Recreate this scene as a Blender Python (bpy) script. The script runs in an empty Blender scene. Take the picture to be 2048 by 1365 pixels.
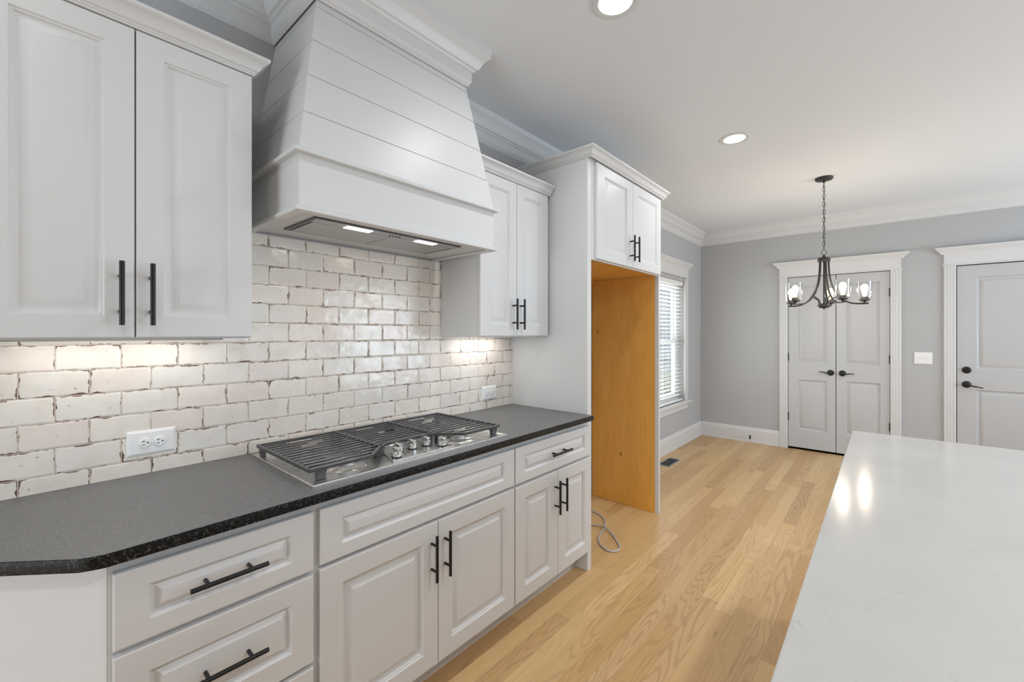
import bpy, bmesh, math, random
from mathutils import Vector, Matrix
PI = math.pi
C = bpy.context.scene.collection
scene = bpy.context.scene

# ------------------------------------------------------------------ camera
CAM_TH = math.radians(41.116)
cam_d = bpy.data.cameras.new('camera')
cam = bpy.data.objects.new('camera', cam_d)
C.objects.link(cam)
cam.location = (0, -1.89, 1.389)
cam.rotation_euler = (PI / 2, 0, CAM_TH - PI / 2)
cam_d.sensor_width = 36
cam_d.lens = 852.5 / 2048 * 36
cam_d.shift_y = (666.4 - 682.5) / 2048
cam_d.clip_start = 0.02
scene.camera = cam
# ------------------------------------------------------------------ view / world
vs = scene.view_settings
vs.view_transform = 'Standard'
vs.look = 'None'
vs.exposure = 0.20
vs.gamma = 1.0
vs.use_curve_mapping = False
scene.cycles.use_denoising = True
scene.cycles.max_bounces = 10
scene.cycles.diffuse_bounces = 6
scene.cycles.sample_clamp_indirect = 6
world = bpy.data.worlds.new('sky')
scene.world = world
world.use_nodes = True
bg = world.node_tree.nodes['Background']
bg.inputs[0].default_value = (0.76, 0.88, 1.0, 1)
bg.inputs[1].default_value = 0.62
CEIL = 2.74
XF, XB, YR = 6.09, -3.2, -5.6          # far wall, wall behind the camera, right wall


def area(name, loc, rot, sx, sy, power, color=(1, 1, 1), shape='RECTANGLE', spread=PI):
    l = bpy.data.lights.new(name, 'AREA')
    l.shape = shape
    l.size = sx
    l.size_y = sy
    l.energy = power
    l.color = color
    l.spread = spread
    o = bpy.data.objects.new(name, l)
    o.location = loc
    o.rotation_euler = rot
    C.objects.link(o)
    return o


# added daylight-tinted fill in invented openings behind the camera and on the right
area('fill_back', (XB + 0.03, -0.98, 1.00), (0, -PI / 2 - 0.05, 0), 1.5, 1.6, 44, (0.85, 0.935, 1.0))
area('fill_right', (2.1, YR + 0.03, 1.25), (PI / 2 + 0.75, 0, 0), 2.2, 2.1, 26, (0.76, 0.885, 1.0))
area('fill_right_far', (4.6, YR + 0.03, 1.35), (PI / 2 + 0.60, 0, 0), 1.6, 1.8, 74, (0.77, 0.885, 1.0))
area('daylight_dining', (4.92, 0.30, 1.30), (-PI / 2 - 0.1, 0, 0), 1.0, 1.5, 30, (0.93, 0.97, 1.0))
CAN_W = 4.6
HOOD_W = 0.30
BULB_W = 4.0
# unseen cans behind and beside the camera; the island row is added as fill
for (x, y, k) in ((-0.08, -1.06, 0.5), (-1.74, -1.06, 1.0), (-0.08, -2.75, 2.2), (1.58, -2.75, 2.6), (3.24, -2.75, 2.2)):
    area('can_lamp', (x, y, CEIL - 0.012), (0, 0, 0), 0.13, 0.13, CAN_W * k, (0.985, 0.99, 1.0), 'DISK', 2.8)


# ------------------------------------------------------------------ materials
def new_mat(name):
    m = bpy.data.materials.new(name)
    m.use_nodes = True
    nt = m.node_tree
    return m, nt, nt.nodes['Principled BSDF']


def simple(name, col, rough=0.5, metal=0.0, spec=0.5, bump=0.0, bscale=200.0, coat=0.0):
    m, nt, b = new_mat(name)
    b.inputs['Base Color'].default_value = (*col, 1)
    b.inputs['Roughness'].default_value = rough
    b.inputs['Metallic'].default_value = metal
    b.inputs['Specular IOR Level'].default_value = spec
    b.inputs['Coat Weight'].default_value = coat
    tc = nt.nodes.new('ShaderNodeTexCoord')
    n = nt.nodes.new('ShaderNodeTexNoise')
    n.inputs['Scale'].default_value = bscale
    n.inputs['Detail'].default_value = 2
    nt.links.new(tc.outputs['Object'], n.inputs['Vector'])
    mr = nt.nodes.new('ShaderNodeMapRange')
    mr.inputs['To Min'].default_value = rough * 0.94
    mr.inputs['To Max'].default_value = min(1, rough * 1.06)
    nt.links.new(n.outputs['Fac'], mr.inputs['Value'])
    nt.links.new(mr.outputs['Result'], b.inputs['Roughness'])
    if bump:
        bp = nt.nodes.new('ShaderNodeBump')
        bp.inputs['Strength'].default_value = bump
        bp.inputs['Distance'].default_value = 0.001
        nt.links.new(n.outputs['Fac'], bp.inputs['Height'])
        nt.links.new(bp.outputs['Normal'], b.inputs['Normal'])
    return m


def emit(name, col, strength):
    m = bpy.data.materials.new(name)
    m.use_nodes = True
    nt = m.node_tree
    nt.nodes.clear()
    e = nt.nodes.new('ShaderNodeEmission')
    e.inputs[0].default_value = (*col, 1)
    e.inputs[1].default_value = strength
    o = nt.nodes.new('ShaderNodeOutputMaterial')
    nt.links.new(e.outputs[0], o.inputs[0])
    return m


def thin_glass(name, tint=(1, 1, 1), base=0.04, edge=0.5):
    m = bpy.data.materials.new(name)
    m.use_nodes = True
    nt = m.node_tree
    nt.nodes.clear()
    t = nt.nodes.new('ShaderNodeBsdfTransparent')
    t.inputs[0].default_value = (*tint, 1)
    g = nt.nodes.new('ShaderNodeBsdfGlossy')
    g.inputs['Roughness'].default_value = 0.03
    lw = nt.nodes.new('ShaderNodeLayerWeight')
    lw.inputs[0].default_value = 0.35
    mr = nt.nodes.new('ShaderNodeMapRange')
    mr.inputs['To Min'].default_value = base
    mr.inputs['To Max'].default_value = edge
    mx = nt.nodes.new('ShaderNodeMixShader')
    o = nt.nodes.new('ShaderNodeOutputMaterial')
    nt.links.new(lw.outputs['Facing'], mr.inputs['Value'])
    nt.links.new(mr.outputs['Result'], mx.inputs[0])
    nt.links.new(t.outputs[0], mx.inputs[1])
    nt.links.new(g.outputs[0], mx.inputs[2])
    nt.links.new(mx.outputs[0], o.inputs[0])
    return m


class NB:
    """small node-graph writer"""

    def __init__(s, nt):
        s.nt = nt

    def put(s, sock, v):
        if isinstance(v, (int, float)):
            sock.default_value = v
        elif isinstance(v, tuple):
            sock.default_value = v if len(v) == len(sock.default_value) else (*v, 1)
        else:
            s.nt.links.new(v, sock)

    def m(s, op, a, b=None, c=None):
        n = s.nt.nodes.new('ShaderNodeMath')
        n.operation = op
        s.put(n.inputs[0], a)
        if b is not None:
            s.put(n.inputs[1], b)
        if c is not None:
            s.put(n.inputs[2], c)
        return n.outputs[0]

    def xyz(s):
        tc = s.nt.nodes.new('ShaderNodeTexCoord')
        sp = s.nt.nodes.new('ShaderNodeSeparateXYZ')
        s.nt.links.new(tc.outputs['Object'], sp.inputs[0])
        return sp.outputs[0], sp.outputs[1], sp.outputs[2]

    def vec(s, x, y, z=0.0):
        n = s.nt.nodes.new('ShaderNodeCombineXYZ')
        for i, v in enumerate((x, y, z)):
            s.put(n.inputs[i], v)
        return n.outputs[0]

    def noise(s, v, scale, detail=2.0, rough=0.5, dist=0.0):
        n = s.nt.nodes.new('ShaderNodeTexNoise')
        s.put(n.inputs['Vector'], v)
        n.inputs['Scale'].default_value = scale
        n.inputs['Detail'].default_value = detail
        n.inputs['Roughness'].default_value = rough
        n.inputs['Distortion'].default_value = dist
        return n.outputs['Fac']

    def white(s, v):
        n = s.nt.nodes.new('ShaderNodeTexWhiteNoise')
        n.noise_dimensions = '3D'
        s.put(n.inputs['Vector'], v)
        return n.outputs['Value']

    def rng(s, v, a, b, c, d, smooth=False):
        n = s.nt.nodes.new('ShaderNodeMapRange')
        if smooth:
            n.interpolation_type = 'SMOOTHSTEP'
        for i, q in enumerate((v, a, b, c, d)):
            s.put(n.inputs[i], q)
        return n.outputs[0]

    def mix(s, f, a, b, mode='MIX'):
        n = s.nt.nodes.new('ShaderNodeMix')
        n.data_type = 'RGBA'
        n.blend_type = mode
        s.put(n.inputs['Factor'], f)
        s.put(n.inputs[6], a)
        s.put(n.inputs[7], b)
        return n.outputs[2]

    def bump(s, h, strength, dist):
        n = s.nt.nodes.new('ShaderNodeBump')
        n.inputs['Strength'].default_value = strength
        n.inputs['Distance'].default_value = dist
        s.put(n.inputs['Height'], h)
        return n.outputs[0]


M = {}
M['cab'] = simple('cabinet_paint', (0.66, 0.66, 0.66), 0.39, bump=0.02, bscale=60)
M['trim'] = simple('trim_paint', (0.68, 0.68, 0.685), 0.35)
M['hood'] = simple('hood_paint', (0.66, 0.66, 0.66), 0.40, bump=0.03, bscale=45)
M['wall'] = simple('wall_paint', (0.46, 0.463, 0.47), 0.75, bump=0.05, bscale=350)
M['ceil'] = simple('ceiling_paint', (0.76, 0.785, 0.815), 0.9, bump=0.04, bscale=300)
M['door'] = simple('door_paint', (0.52, 0.522, 0.53), 0.35)
M['black'] = simple('black_metal', (0.012, 0.012, 0.013), 0.33, 0.3)
M['bronze'] = simple('dark_bronze', (0.055, 0.053, 0.052), 0.38, 0.75)
M['iron'] = simple('cast_iron', (0.040, 0.040, 0.042), 0.33, 0.0, 0.9, bump=0.10, bscale=700)
M['chrome'] = simple('knob_metal', (0.75, 0.75, 0.74), 0.18, 1.0)
M['plastic'] = simple('white_plastic', (0.85, 0.85, 0.85), 0.3)
M['slot'] = simple('slot_dark', (0.02, 0.02, 0.02), 0.6)
M['dark'] = simple('dark_void', (0.015, 0.015, 0.015), 0.9)
M['filter'] = simple('filter_mesh', (0.50, 0.50, 0.50), 0.45, 0.8, bump=0.4, bscale=900)
M['hframe'] = simple('insert_frame', (0.09, 0.09, 0.095), 0.35, 0.8)
M['vent'] = simple('register_metal', (0.36, 0.37, 0.38), 0.45, 0.4)
M['hose'] = simple('braided_hose', (0.52, 0.51, 0.50), 0.45, 0.35, bump=0.6, bscale=900)
M['slat'] = simple('blind_slat', (0.86, 0.86, 0.85), 0.45)
M['glass'] = thin_glass('window_glass', (0.97, 0.985, 0.98), 0.03, 0.4)
M['shade'] = thin_glass('shade_glass', (0.985, 0.985, 0.985), 0.02, 0.22)


def mk_bulb():
    m = emit('bulb_glow', (1.0, 0.70, 0.36), 4.2)
    nt = m.node_tree
    e = nt.nodes['Emission']
    t = nt.nodes.new('ShaderNodeBsdfTransparent')
    t.inputs[0].default_value = (1, 0.96, 0.88, 1)
    mx = nt.nodes.new('ShaderNodeMixShader')
    mx.inputs[0].default_value = 0.5
    nt.links.new(t.outputs[0], mx.inputs[1])
    nt.links.new(e.outputs[0], mx.inputs[2])
    nt.links.new(mx.outputs[0], nt.nodes['Material Output'].inputs[0])
    return m


M['bulb'] = mk_bulb()
M['lens'] = emit('can_lens_glow', (1.0, 0.99, 0.97), 7.0)
M['hlamp'] = emit('hood_lamp_glow', (1.0, 0.99, 0.97), 3.0)
M['led'] = emit('led_strip_glow', (1.0, 0.95, 0.87), 5.0)
M['lawn'] = simple('lawn_grass', (0.30, 0.34, 0.16), 0.9, bump=0.5, bscale=40)
M['pave'] = simple('driveway_concrete', (0.62, 0.60, 0.56), 0.9)


def mk_steel():
    m, nt, b = new_mat('brushed_steel')
    n = NB(nt)
    x, y, z = n.xyz()
    f = n.noise(n.vec(n.m('MULTIPLY', x, 3.0), n.m('MULTIPLY', y, 70.0), z), 1.5, 1)
    nt.links.new(n.rng(f, 0, 1, 0.24, 0.32), b.inputs['Roughness'])
    b.inputs['Base Color'].default_value = (0.66, 0.66, 0.65, 1)
    b.inputs['Metallic'].default_value = 1.0
    return m


M['steel'] = mk_steel()


def mk_granite(name, dark, fleck, r0, r1, bump, spec):
    m, nt, b = new_mat(name)
    n = NB(nt)
    x, y, z = n.xyz()
    p = n.vec(x, y, z)
    f1 = n.noise(p, 260, 3, 0.6)
    f2 = n.noise(p, 90, 2, 0.6)
    fl = n.rng(n.m('ADD', n.m('MULTIPLY', f1, 0.7), n.m('MULTIPLY', f2, 0.3)), 0.54, 0.68, 0, 1)
    nt.links.new(n.mix(fl, dark, fleck), b.inputs['Base Color'])
    nt.links.new(n.rng(n.noise(p, 140, 2), 0, 1, r0, r1), b.inputs['Roughness'])
    nt.links.new(n.bump(n.noise(p, 75, 3), bump, 0.0016), b.inputs['Normal'])
    b.inputs['Specular IOR Level'].default_value = spec
    return m


M['granite'] = mk_granite('leathered_granite_sheen', (0.135, 0.135, 0.137), (0.27, 0.27, 0.272), 0.40, 0.55, 0.35, 0.7)  # grey reflection sheen of the black top is put into the base colour
M['granite_edge'] = mk_granite('polished_granite', (0.004, 0.004, 0.004), (0.13, 0.13, 0.132), 0.30, 0.42, 0.05, 0.25)


def mk_quartz():
    m, nt, b = new_mat('white_quartz')
    n = NB(nt)
    x, y, z = n.xyz()
    p = n.vec(x, y, z)
    w = n.noise(p, 9, 4, 0.6, 1.2)
    v = n.m('ABSOLUTE', n.m('SUBTRACT', w, 0.5))
    line = n.rng(v, 0.0, 0.010, 1.0, 0.0)
    gate = n.rng(n.noise(n.vec(n.m('ADD', x, 7.3), y, z), 22, 2), 0.57, 0.68, 0, 1)
    f = n.m('MULTIPLY', n.m('MULTIPLY', line, gate), 0.80)
    cl = n.rng(n.noise(p, 4, 3), 0.3, 0.7, 0, 1)
    base = n.mix(cl, (0.455, 0.450, 0.436), (0.49, 0.485, 0.47))
    nt.links.new(n.mix(f, base, (0.36, 0.36, 0.36)), b.inputs['Base Color'])
    b.inputs['Roughness'].default_value = 0.14
    return m


M['quartz'] = mk_quartz()


def mk_tile():
    m, nt, b = new_mat('glazed_brick_tile')
    n = NB(nt)
    x, y, z = n.xyz()
    TW, TH = 0.148, 0.0776
    wob = n.m('MULTIPLY', n.m('SUBTRACT', n.noise(n.vec(x, y, z), 55, 2), 0.5), 0.0013)
    v = n.m('DIVIDE', n.m('SUBTRACT', n.m('ADD', z, wob), 0.9635), TH)
    row = n.m('FLOOR', v)
    par = n.m('FLOORED_MODULO', row, 2.0)
    xo = n.m('ADD', n.m('MULTIPLY', n.m('SUBTRACT', 1.0, par), 0.073), -0.011)
    u = n.m('DIVIDE', n.m('SUBTRACT', n.m('ADD', x, wob), xo), TW)
    col = n.m('FLOOR', u)
    fu = n.m('SUBTRACT', u, col)
    fv = n.m('SUBTRACT', v, row)
    dx = n.m('MULTIPLY', n.m('MINIMUM', fu, n.m('SUBTRACT', 1.0, fu)), TW)
    dz = n.m('MULTIPLY', n.m('MINIMUM', fv, n.m('SUBTRACT', 1.0, fv)), TH)
    d = n.m('MINIMUM', dx, dz)
    idv = n.vec(row, col, 3.7)
    r1 = n.white(idv)
    r2 = n.white(n.vec(col, row, 9.1))
    # colour of each tile
    c1 = n.mix(r1, (0.84, 0.785, 0.71), (0.78, 0.755, 0.71))
    c2 = n.mix(n.rng(r2, 0.55, 1.0, 0, 0.75), c1, (0.80, 0.70, 0.65))
    shiftv = n.vec(n.m('ADD', x, n.m('MULTIPLY', r1, 20.0)), r2, z)
    cloud = n.noise(shiftv, 14, 4, 0.6)
    c3 = n.mix(n.rng(cloud, 0.45, 0.8, 0, 0.45), c2, (0.62, 0.54, 0.46))
    spk = n.rng(n.noise(shiftv, 85, 2), 0.71, 0.76, 0, 0.65)
    c4 = n.mix(spk, c3, (0.34, 0.22, 0.15))
    # worn, rusty rims
    wear = n.noise(n.vec(x, r1, z), 24, 3, 0.65)
    wear2 = n.noise(n.vec(n.m('ADD', x, 3.1), r2, z), 7, 2)
    wth = n.m('MULTIPLY', n.m('MAXIMUM', n.m('SUBTRACT', n.m('ADD', n.m('MULTIPLY', wear, 0.7), n.m('MULTIPLY', wear2, 0.3)), 0.508), 0.0), 0.036)
    edge = n.m('ADD', 0.00155, wth)
    rust = n.m('MULTIPLY', n.m('LESS_THAN', d, edge), n.rng(wear, 0.35, 0.46, 0, 1))
    rcol = n.mix(n.noise(n.vec(x, y, z), 160, 2), (0.028, 0.014, 0.009), (0.20, 0.088, 0.045))
    c5 = n.mix(n.m('MULTIPLY', rust, 0.92), c4, rcol)
    grout = n.m('LESS_THAN', d, 0.0010)
    c6 = n.mix(grout, c5, (0.66, 0.59, 0.50))
    nt.links.new(c6, b.inputs['Base Color'])
    rg = n.m('MAXIMUM', n.m('MULTIPLY', grout, 0.8), n.rng(cloud, 0.3, 0.8, 0.10, 0.30))
    nt.links.new(rg, b.inputs['Roughness'])
    h = n.m('ADD', n.rng(d, 0.0, 0.007, 0, 0.5, True), n.m('MULTIPLY', n.noise(shiftv, 16, 2), 0.9))
    h = n.m('SUBTRACT', h, n.m('MULTIPLY', rust, 0.12))
    nt.links.new(n.bump(h, 0.42, 0.006), b.inputs['Normal'])
    b.inputs['Specular IOR Level'].default_value = 0.5
    return m


M['tile'] = mk_tile()


def mk_floor():
    m, nt, b = new_mat('oak_floor')
    n = NB(nt)
    x, y, z = n.xyz()
    W, L = 0.083, 1.15
    v = n.m('DIVIDE', y, W)
    row = n.m('FLOOR', v)
    fv = n.m('SUBTRACT', v, row)
    off = n.m('MULTIPLY', n.white(n.vec(row, 2.2, 5.0)), 7.0)
    u = n.m('ADD', n.m('DIVIDE', x, L), off)
    col = n.m('FLOOR', u)
    fu = n.m('SUBTRACT', u, col)
    r1 = n.white(n.vec(row, col, 1.0))
    r2 = n.white(n.vec(col, row, 8.0))
    gx = n.m('ADD', x, n.m('MULTIPLY', r1, 37.0))
    gy = n.m('ADD', y, n.m('MULTIPLY', r2, 11.0))
    field = n.noise(n.vec(n.m('MULTIPLY', gx, 1.15), n.m('MULTIPLY', gy, 9.0), r1), 1.0, 1.2, 0.40)
    ring = n.m('SINE', n.m('MULTIPLY', field, 105.0))
    ringm = n.rng(ring, 0.1, 1.0, 0, 1, True)
    amp = n.rng(r2, 0.15, 1.0, 0.06, 0.42)
    fine = n.noise(n.vec(n.m('MULTIPLY', gx, 5.0), n.m('MULTIPLY', gy, 190.0), r2), 1.0, 3, 0.6)
    broad = n.noise(n.vec(n.m('MULTIPLY', gx, 1.3), n.m('MULTIPLY', gy, 5.0), r1), 1.0, 2)
    c = n.mix(r1, (0.503, 0.307, 0.132), (0.712, 0.488, 0.247))
    c = n.mix(n.rng(r2, 0.78, 1.0, 0, 0.45), c, (0.450, 0.277, 0.150))
    c = n.mix(n.rng(broad, 0.35, 0.7, 0, 0.30), c, (0.630, 0.390, 0.173))
    c = n.mix(n.m('MULTIPLY', ringm, amp), c, (0.323, 0.183, 0.075))
    c = n.mix(n.rng(fine, 0.45, 0.75, 0, 0.35), c, (0.375, 0.217, 0.093))
    knot = n.rng(n.noise(n.vec(n.m('MULTIPLY', gx, 6.0), n.m('MULTIPLY', gy, 14.0), r1), 1.0, 1), 0.80, 0.86, 0, 0.6)
    c = n.mix(knot, c, (0.180, 0.098, 0.045))
    dv = n.m('MULTIPLY', n.m('MINIMUM', fv, n.m('SUBTRACT', 1.0, fv)), W)
    du = n.m('MULTIPLY', n.m('MINIMUM', fu, n.m('SUBTRACT', 1.0, fu)), L)
    seam = n.rng(n.m('MINIMUM', dv, du), 0.0, 0.0011, 0.55, 0.0)
    c = n.mix(seam, c, (0.180, 0.105, 0.045))
    nt.links.new(c, b.inputs['Base Color'])
    nt.links.new(n.rng(fine, 0, 1, 0.30, 0.42), b.inputs['Roughness'])
    nt.links.new(n.bump(n.m('SUBTRACT', n.m('MULTIPLY', fine, 0.3), seam), 0.12, 0.001), b.inputs['Normal'])
    return m


M['floor'] = mk_floor()


def mk_ply():
    m, nt, b = new_mat('birch_plywood')
    n = NB(nt)
    x, y, z = n.xyz()
    f = n.noise(n.vec(n.m('MULTIPLY', x, 3.0), n.m('MULTIPLY', y, 3.5), n.m('MULTIPLY', z, 1.3)), 1.4, 4, 0.55, 0.8)
    g = n.noise(n.vec(n.m('MULTIPLY', x, 60.0), n.m('MULTIPLY', y, 60.0), n.m('MULTIPLY', z, 5.0)), 1.0, 3)
    c = n.mix(n.rng(f, 0.3, 0.7, 0, 1), (0.78, 0.37, 0.055), (0.86, 0.46, 0.10))
    c = n.mix(n.rng(g, 0.4, 0.8, 0, 0.22), c, (0.36, 0.16, 0.025))
    # two small knots
    for (ky, kz) in ((-0.27, 0.40), (-0.06, 1.40)):
        dd = n.m('ADD', n.m('POWER', n.m('SUBTRACT', y, ky), 2.0), n.m('POWER', n.m('MULTIPLY', n.m('SUBTRACT', z, kz), 0.55), 2.0))
        c = n.mix(n.rng(dd, 0.0, 0.00011, 0.85, 0.0), c, (0.10, 0.035, 0.008))
    nt.links.new(c, b.inputs['Base Color'])
    b.inputs['Roughness'].default_value = 0.32
    return m


M['ply'] = mk_ply()


# ------------------------------------------------------------------ mesh helpers
class MB:
    def __init__(s):
        s.bm = bmesh.new()

    def v(s, p):
        return s.bm.verts.new(p)

    def f(s, vs_):
        try:
            return s.bm.faces.new(vs_)
        except ValueError:
            return None

    def box(s, x0, x1, y0, y1, z0, z1, bev=0.0, seg=2):
        x0, x1 = min(x0, x1), max(x0, x1)
        y0, y1 = min(y0, y1), max(y0, y1)
        z0, z1 = min(z0, z1), max(z0, z1)
        return s.obox(Matrix.Translation(((x0 + x1) / 2, (y0 + y1) / 2, (z0 + z1) / 2)), x1 - x0, y1 - y0, z1 - z0, bev, seg)

    def obox(s, mat, sx, sy, sz, bev=0.0, seg=2):
        vs_ = [s.v(mat @ Vector((i * sx / 2, j * sy / 2, k * sz / 2))) for i in (-1, 1) for j in (-1, 1) for k in (-1, 1)]
        fs = [s.f([vs_[i] for i in q]) for q in ((0, 1, 3, 2), (4, 6, 7, 5), (0, 4, 5, 1), (2, 3, 7, 6), (0, 2, 6, 4), (1, 5, 7, 3))]
        if bev > 0:
            es = list({e for f in fs for e in f.edges})
            bmesh.ops.bevel(s.bm, geom=es, offset=min(bev, 0.45 * min(sx, sy, sz)), segments=seg, profile=0.5, affect='EDGES')
        return s

    def prism(s, pts, z0, z1, bev=0.0):
        """pts: xy outline counter-clockwise"""
        lo = [s.v((x, y, z0)) for x, y in pts]
        hi = [s.v((x, y, z1)) for x, y in pts]
        n = len(pts)
        fs = [s.f(list(reversed(lo))), s.f(hi)]
        for i in range(n):
            fs.append(s.f([lo[i], lo[(i + 1) % n], hi[(i + 1) % n], hi[i]]))
        if bev > 0:
            es = list({e for f in fs for e in f.edges})
            bmesh.ops.bevel(s.bm, geom=es, offset=bev, segments=2, profile=0.5, affect='EDGES')
        return s

    def lathe(s, prof, mat=None, seg=32, sx=1.0, sy=1.0, ring=False):
        """prof: (r, h) bottom to top; axis = local z of mat"""
        mat = mat or Matrix()
        seg = max(seg, 20)
        rings = []
        for r, h in prof:
            if r < 1e-6:
                rings.append([s.v(mat @ Vector((0, 0, h)))])
            else:
                rings.append([s.v(mat @ Vector((r * sx * math.cos(2 * PI * i / seg), r * sy * math.sin(2 * PI * i / seg), h))) for i in range(seg)])
        for a, b in (list(zip(rings, rings[1:])) + ([(rings[-1], rings[0])] if ring else [])):
            for i in range(seg):
                j = (i + 1) % seg
                if len(a) == 1 and len(b) == 1:
                    continue
                if len(a) == 1:
                    s.f([a[0], b[j], b[i]])
                elif len(b) == 1:
                    s.f([a[i], a[j], b[0]])
                else:
                    s.f([a[i], a[j], b[j], b[i]])
        for r_, flip in ((rings[0], True), (rings[-1], False)):
            if len(r_) > 2 and not ring:
                s.f(list(reversed(r_)) if flip else r_)
        return s

    def tube(s, pts, r, seg=20, closed=False, flat=None):
        pts = [Vector(p) for p in pts]
        seg = max(seg, 18) if len(pts) > 3 and seg > 7 else seg
        n = len(pts)
        rs = r if isinstance(r, (list, tuple)) else [r] * n
        rings = []
        up = None
        for i in range(n):
            if closed:
                t = pts[(i + 1) % n] - pts[i - 1]
            else:
                t = pts[min(i + 1, n - 1)] - pts[max(i - 1, 0)]
            t.normalize()
            if up is None:
                a = Vector((0, 0, 1)) if abs(t.z) < 0.9 else Vector((1, 0, 0))
                up = (a - t * a.dot(t)).normalized()
            else:
                up = (up - t * up.dot(t)).normalized()
            sd = t.cross(up)
            k = flat if flat else 1.0
            rings.append([s.v(pts[i] + up * (rs[i] * k * math.cos(2 * PI * j / seg)) + sd * (rs[i] * math.sin(2 * PI * j / seg))) for j in range(seg)])
        m = n if closed else n - 1
        for i in range(m):
            a, b = rings[i], rings[(i + 1) % n]
            for j in range(seg):
                q = (j + 1) % seg
                s.f([a[j], b[j], b[q], a[q]])
        if not closed:
            s.f(rings[0])
            s.f(list(reversed(rings[-1])))
        return s

    def sweep(s, prof, path, z0, side=1, closed=False):
        """prof (out, up) swept along an xy path with mitred corners; side=1: 'out' is to the right of travel"""
        n = len(path)
        P = [Vector((x, y)) for x, y in path]
        rows = []
        for i in range(n):
            def nrm(a, b):
                d = (b - a).normalized()
                return Vector((d.y, -d.x)) * side
            if closed:
                n1, n2 = nrm(P[i - 1], P[i]), nrm(P[i], P[(i + 1) % n])
            else:
                n1 = nrm(P[i - 1], P[i]) if i > 0 else nrm(P[i], P[i + 1])
                n2 = nrm(P[i], P[i + 1]) if i < n - 1 else n1
            mdir = (n1 + n2) / (1 + n1.dot(n2))
            rows.append([s.v((P[i].x + mdir.x * o, P[i].y + mdir.y * o, z0 + u)) for o, u in prof])
        k = len(prof)
        m = n if closed else n - 1
        for i in range(m):
            a, b = rows[i], rows[(i + 1) % n]
            for j in range(k):
                q = (j + 1) % k
                s.f([a[j], b[j], b[q], a[q]])
        if not closed:
            s.f(list(reversed(rows[0])))
            s.f(rows[-1])
        return s

    def panel(s, mp, W, H, T, openings, prof, rnd=0.003):
        """slab W x H x T with moulded panels; mp maps (u, v, w) to a point, w = 0 back, T front"""
        us = sorted({rnd, W - rnd, *[o[0] for o in openings], *[o[2] for o in openings]})
        vv = sorted({rnd, H - rnd, *[o[1] for o in openings], *[o[3] for o in openings]})
        g = {}

        def gv(u, v_):
            if (u, v_) not in g:
                g[(u, v_)] = s.v(mp(u, v_, T))
            return g[(u, v_)]
        for i in range(len(us) - 1):
            for j in range(len(vv) - 1):
                cu, cv = (us[i] + us[i + 1]) / 2, (vv[j] + vv[j + 1]) / 2
                if any(o[0] < cu < o[2] and o[1] < cv < o[3] for o in openings):
                    continue
                s.f([gv(us[i], vv[j]), gv(us[i + 1], vv[j]), gv(us[i + 1], vv[j + 1]), gv(us[i], vv[j + 1])])
        for o in openings:
            # opening rim (walk all grid points on it so that it stays welded)
            prev = None
            for k, (ins, dep) in enumerate(prof):
                c = [(o[0] + ins, o[1] + ins), (o[2] - ins, o[1] + ins), (o[2] - ins, o[3] - ins), (o[0] + ins, o[3] - ins)]
                if k == 0 and ins == 0 and dep == 0:
                    cur = [gv(*q) for q in c]
                else:
                    cur = [s.v(mp(q[0], q[1], T - dep)) for q in c]
                if prev:
                    for i in range(4):
                        j = (i + 1) % 4
                        s.f([prev[i], prev[j], cur[j], cur[i]])
                prev = cur
            s.f(prev)
        # outside rounding, sides, back
        def ring(d, w):
            return [s.v(mp(u, v_, w)) for u, v_ in ((d, d), (W - d, d), (W - d, H - d), (d, H - d))]
        fr = ring(rnd, T)
        l1 = ring(rnd * 0.3, T - rnd * 0.3)
        l2 = ring(0, T - rnd)
        bk = ring(0, 0)
        for a, b_ in ((fr, l1), (l1, l2), (l2, bk)):
            for i in range(4):
                j = (i + 1) % 4
                s.f([a[j], a[i], b_[i], b_[j]])
        s.f(list(reversed(bk)))
        bmesh.ops.remove_doubles(s.bm, verts=s.bm.verts, dist=1e-6)
        return s

    def holes(s, mp, u0, u1, v0, v1, T, openings, back=None):
        """flat wall with rectangular openings and reveals; w from 0 (face) to -T; back: openings closed at that depth"""
        us = sorted({u0, u1, *[o[0] for o in openings], *[o[2] for o in openings]})
        vv = sorted({v0, v1, *[o[1] for o in openings], *[o[3] for o in openings]})
        for w in (0.0, -T):
            for i in range(len(us) - 1):
                for j in range(len(vv) - 1):
                    cu, cv = (us[i] + us[i + 1]) / 2, (vv[j] + vv[j + 1]) / 2
                    if any(o[0] < cu < o[2] and o[1] < cv < o[3] for o in openings):
                        continue
                    q = [(us[i], vv[j]), (us[i + 1], vv[j]), (us[i + 1], vv[j + 1]), (us[i], vv[j + 1])]
                    s.f([s.v(mp(a, b_, w)) for a, b_ in q])
        for o in list(openings) + [(u0, v0, u1, v1)]:
            q = [(o[0], o[1]), (o[2], o[1]), (o[2], o[3]), (o[0], o[3])]
            for i in range(4):
                a, b_ = q[i], q[(i + 1) % 4]
                s.f([s.v(mp(*a, 0)), s.v(mp(*b_, 0)), s.v(mp(*b_, -T)), s.v(mp(*a, -T))])
        if back:
            for o in openings:
                q = [(o[0], o[1]), (o[2], o[1]), (o[2], o[3]), (o[0], o[3])]
                s.f([s.v(mp(*a, -back)) for a in q])
        bmesh.ops.remove_doubles(s.bm, verts=s.bm.verts, dist=1e-5)
        return s

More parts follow.
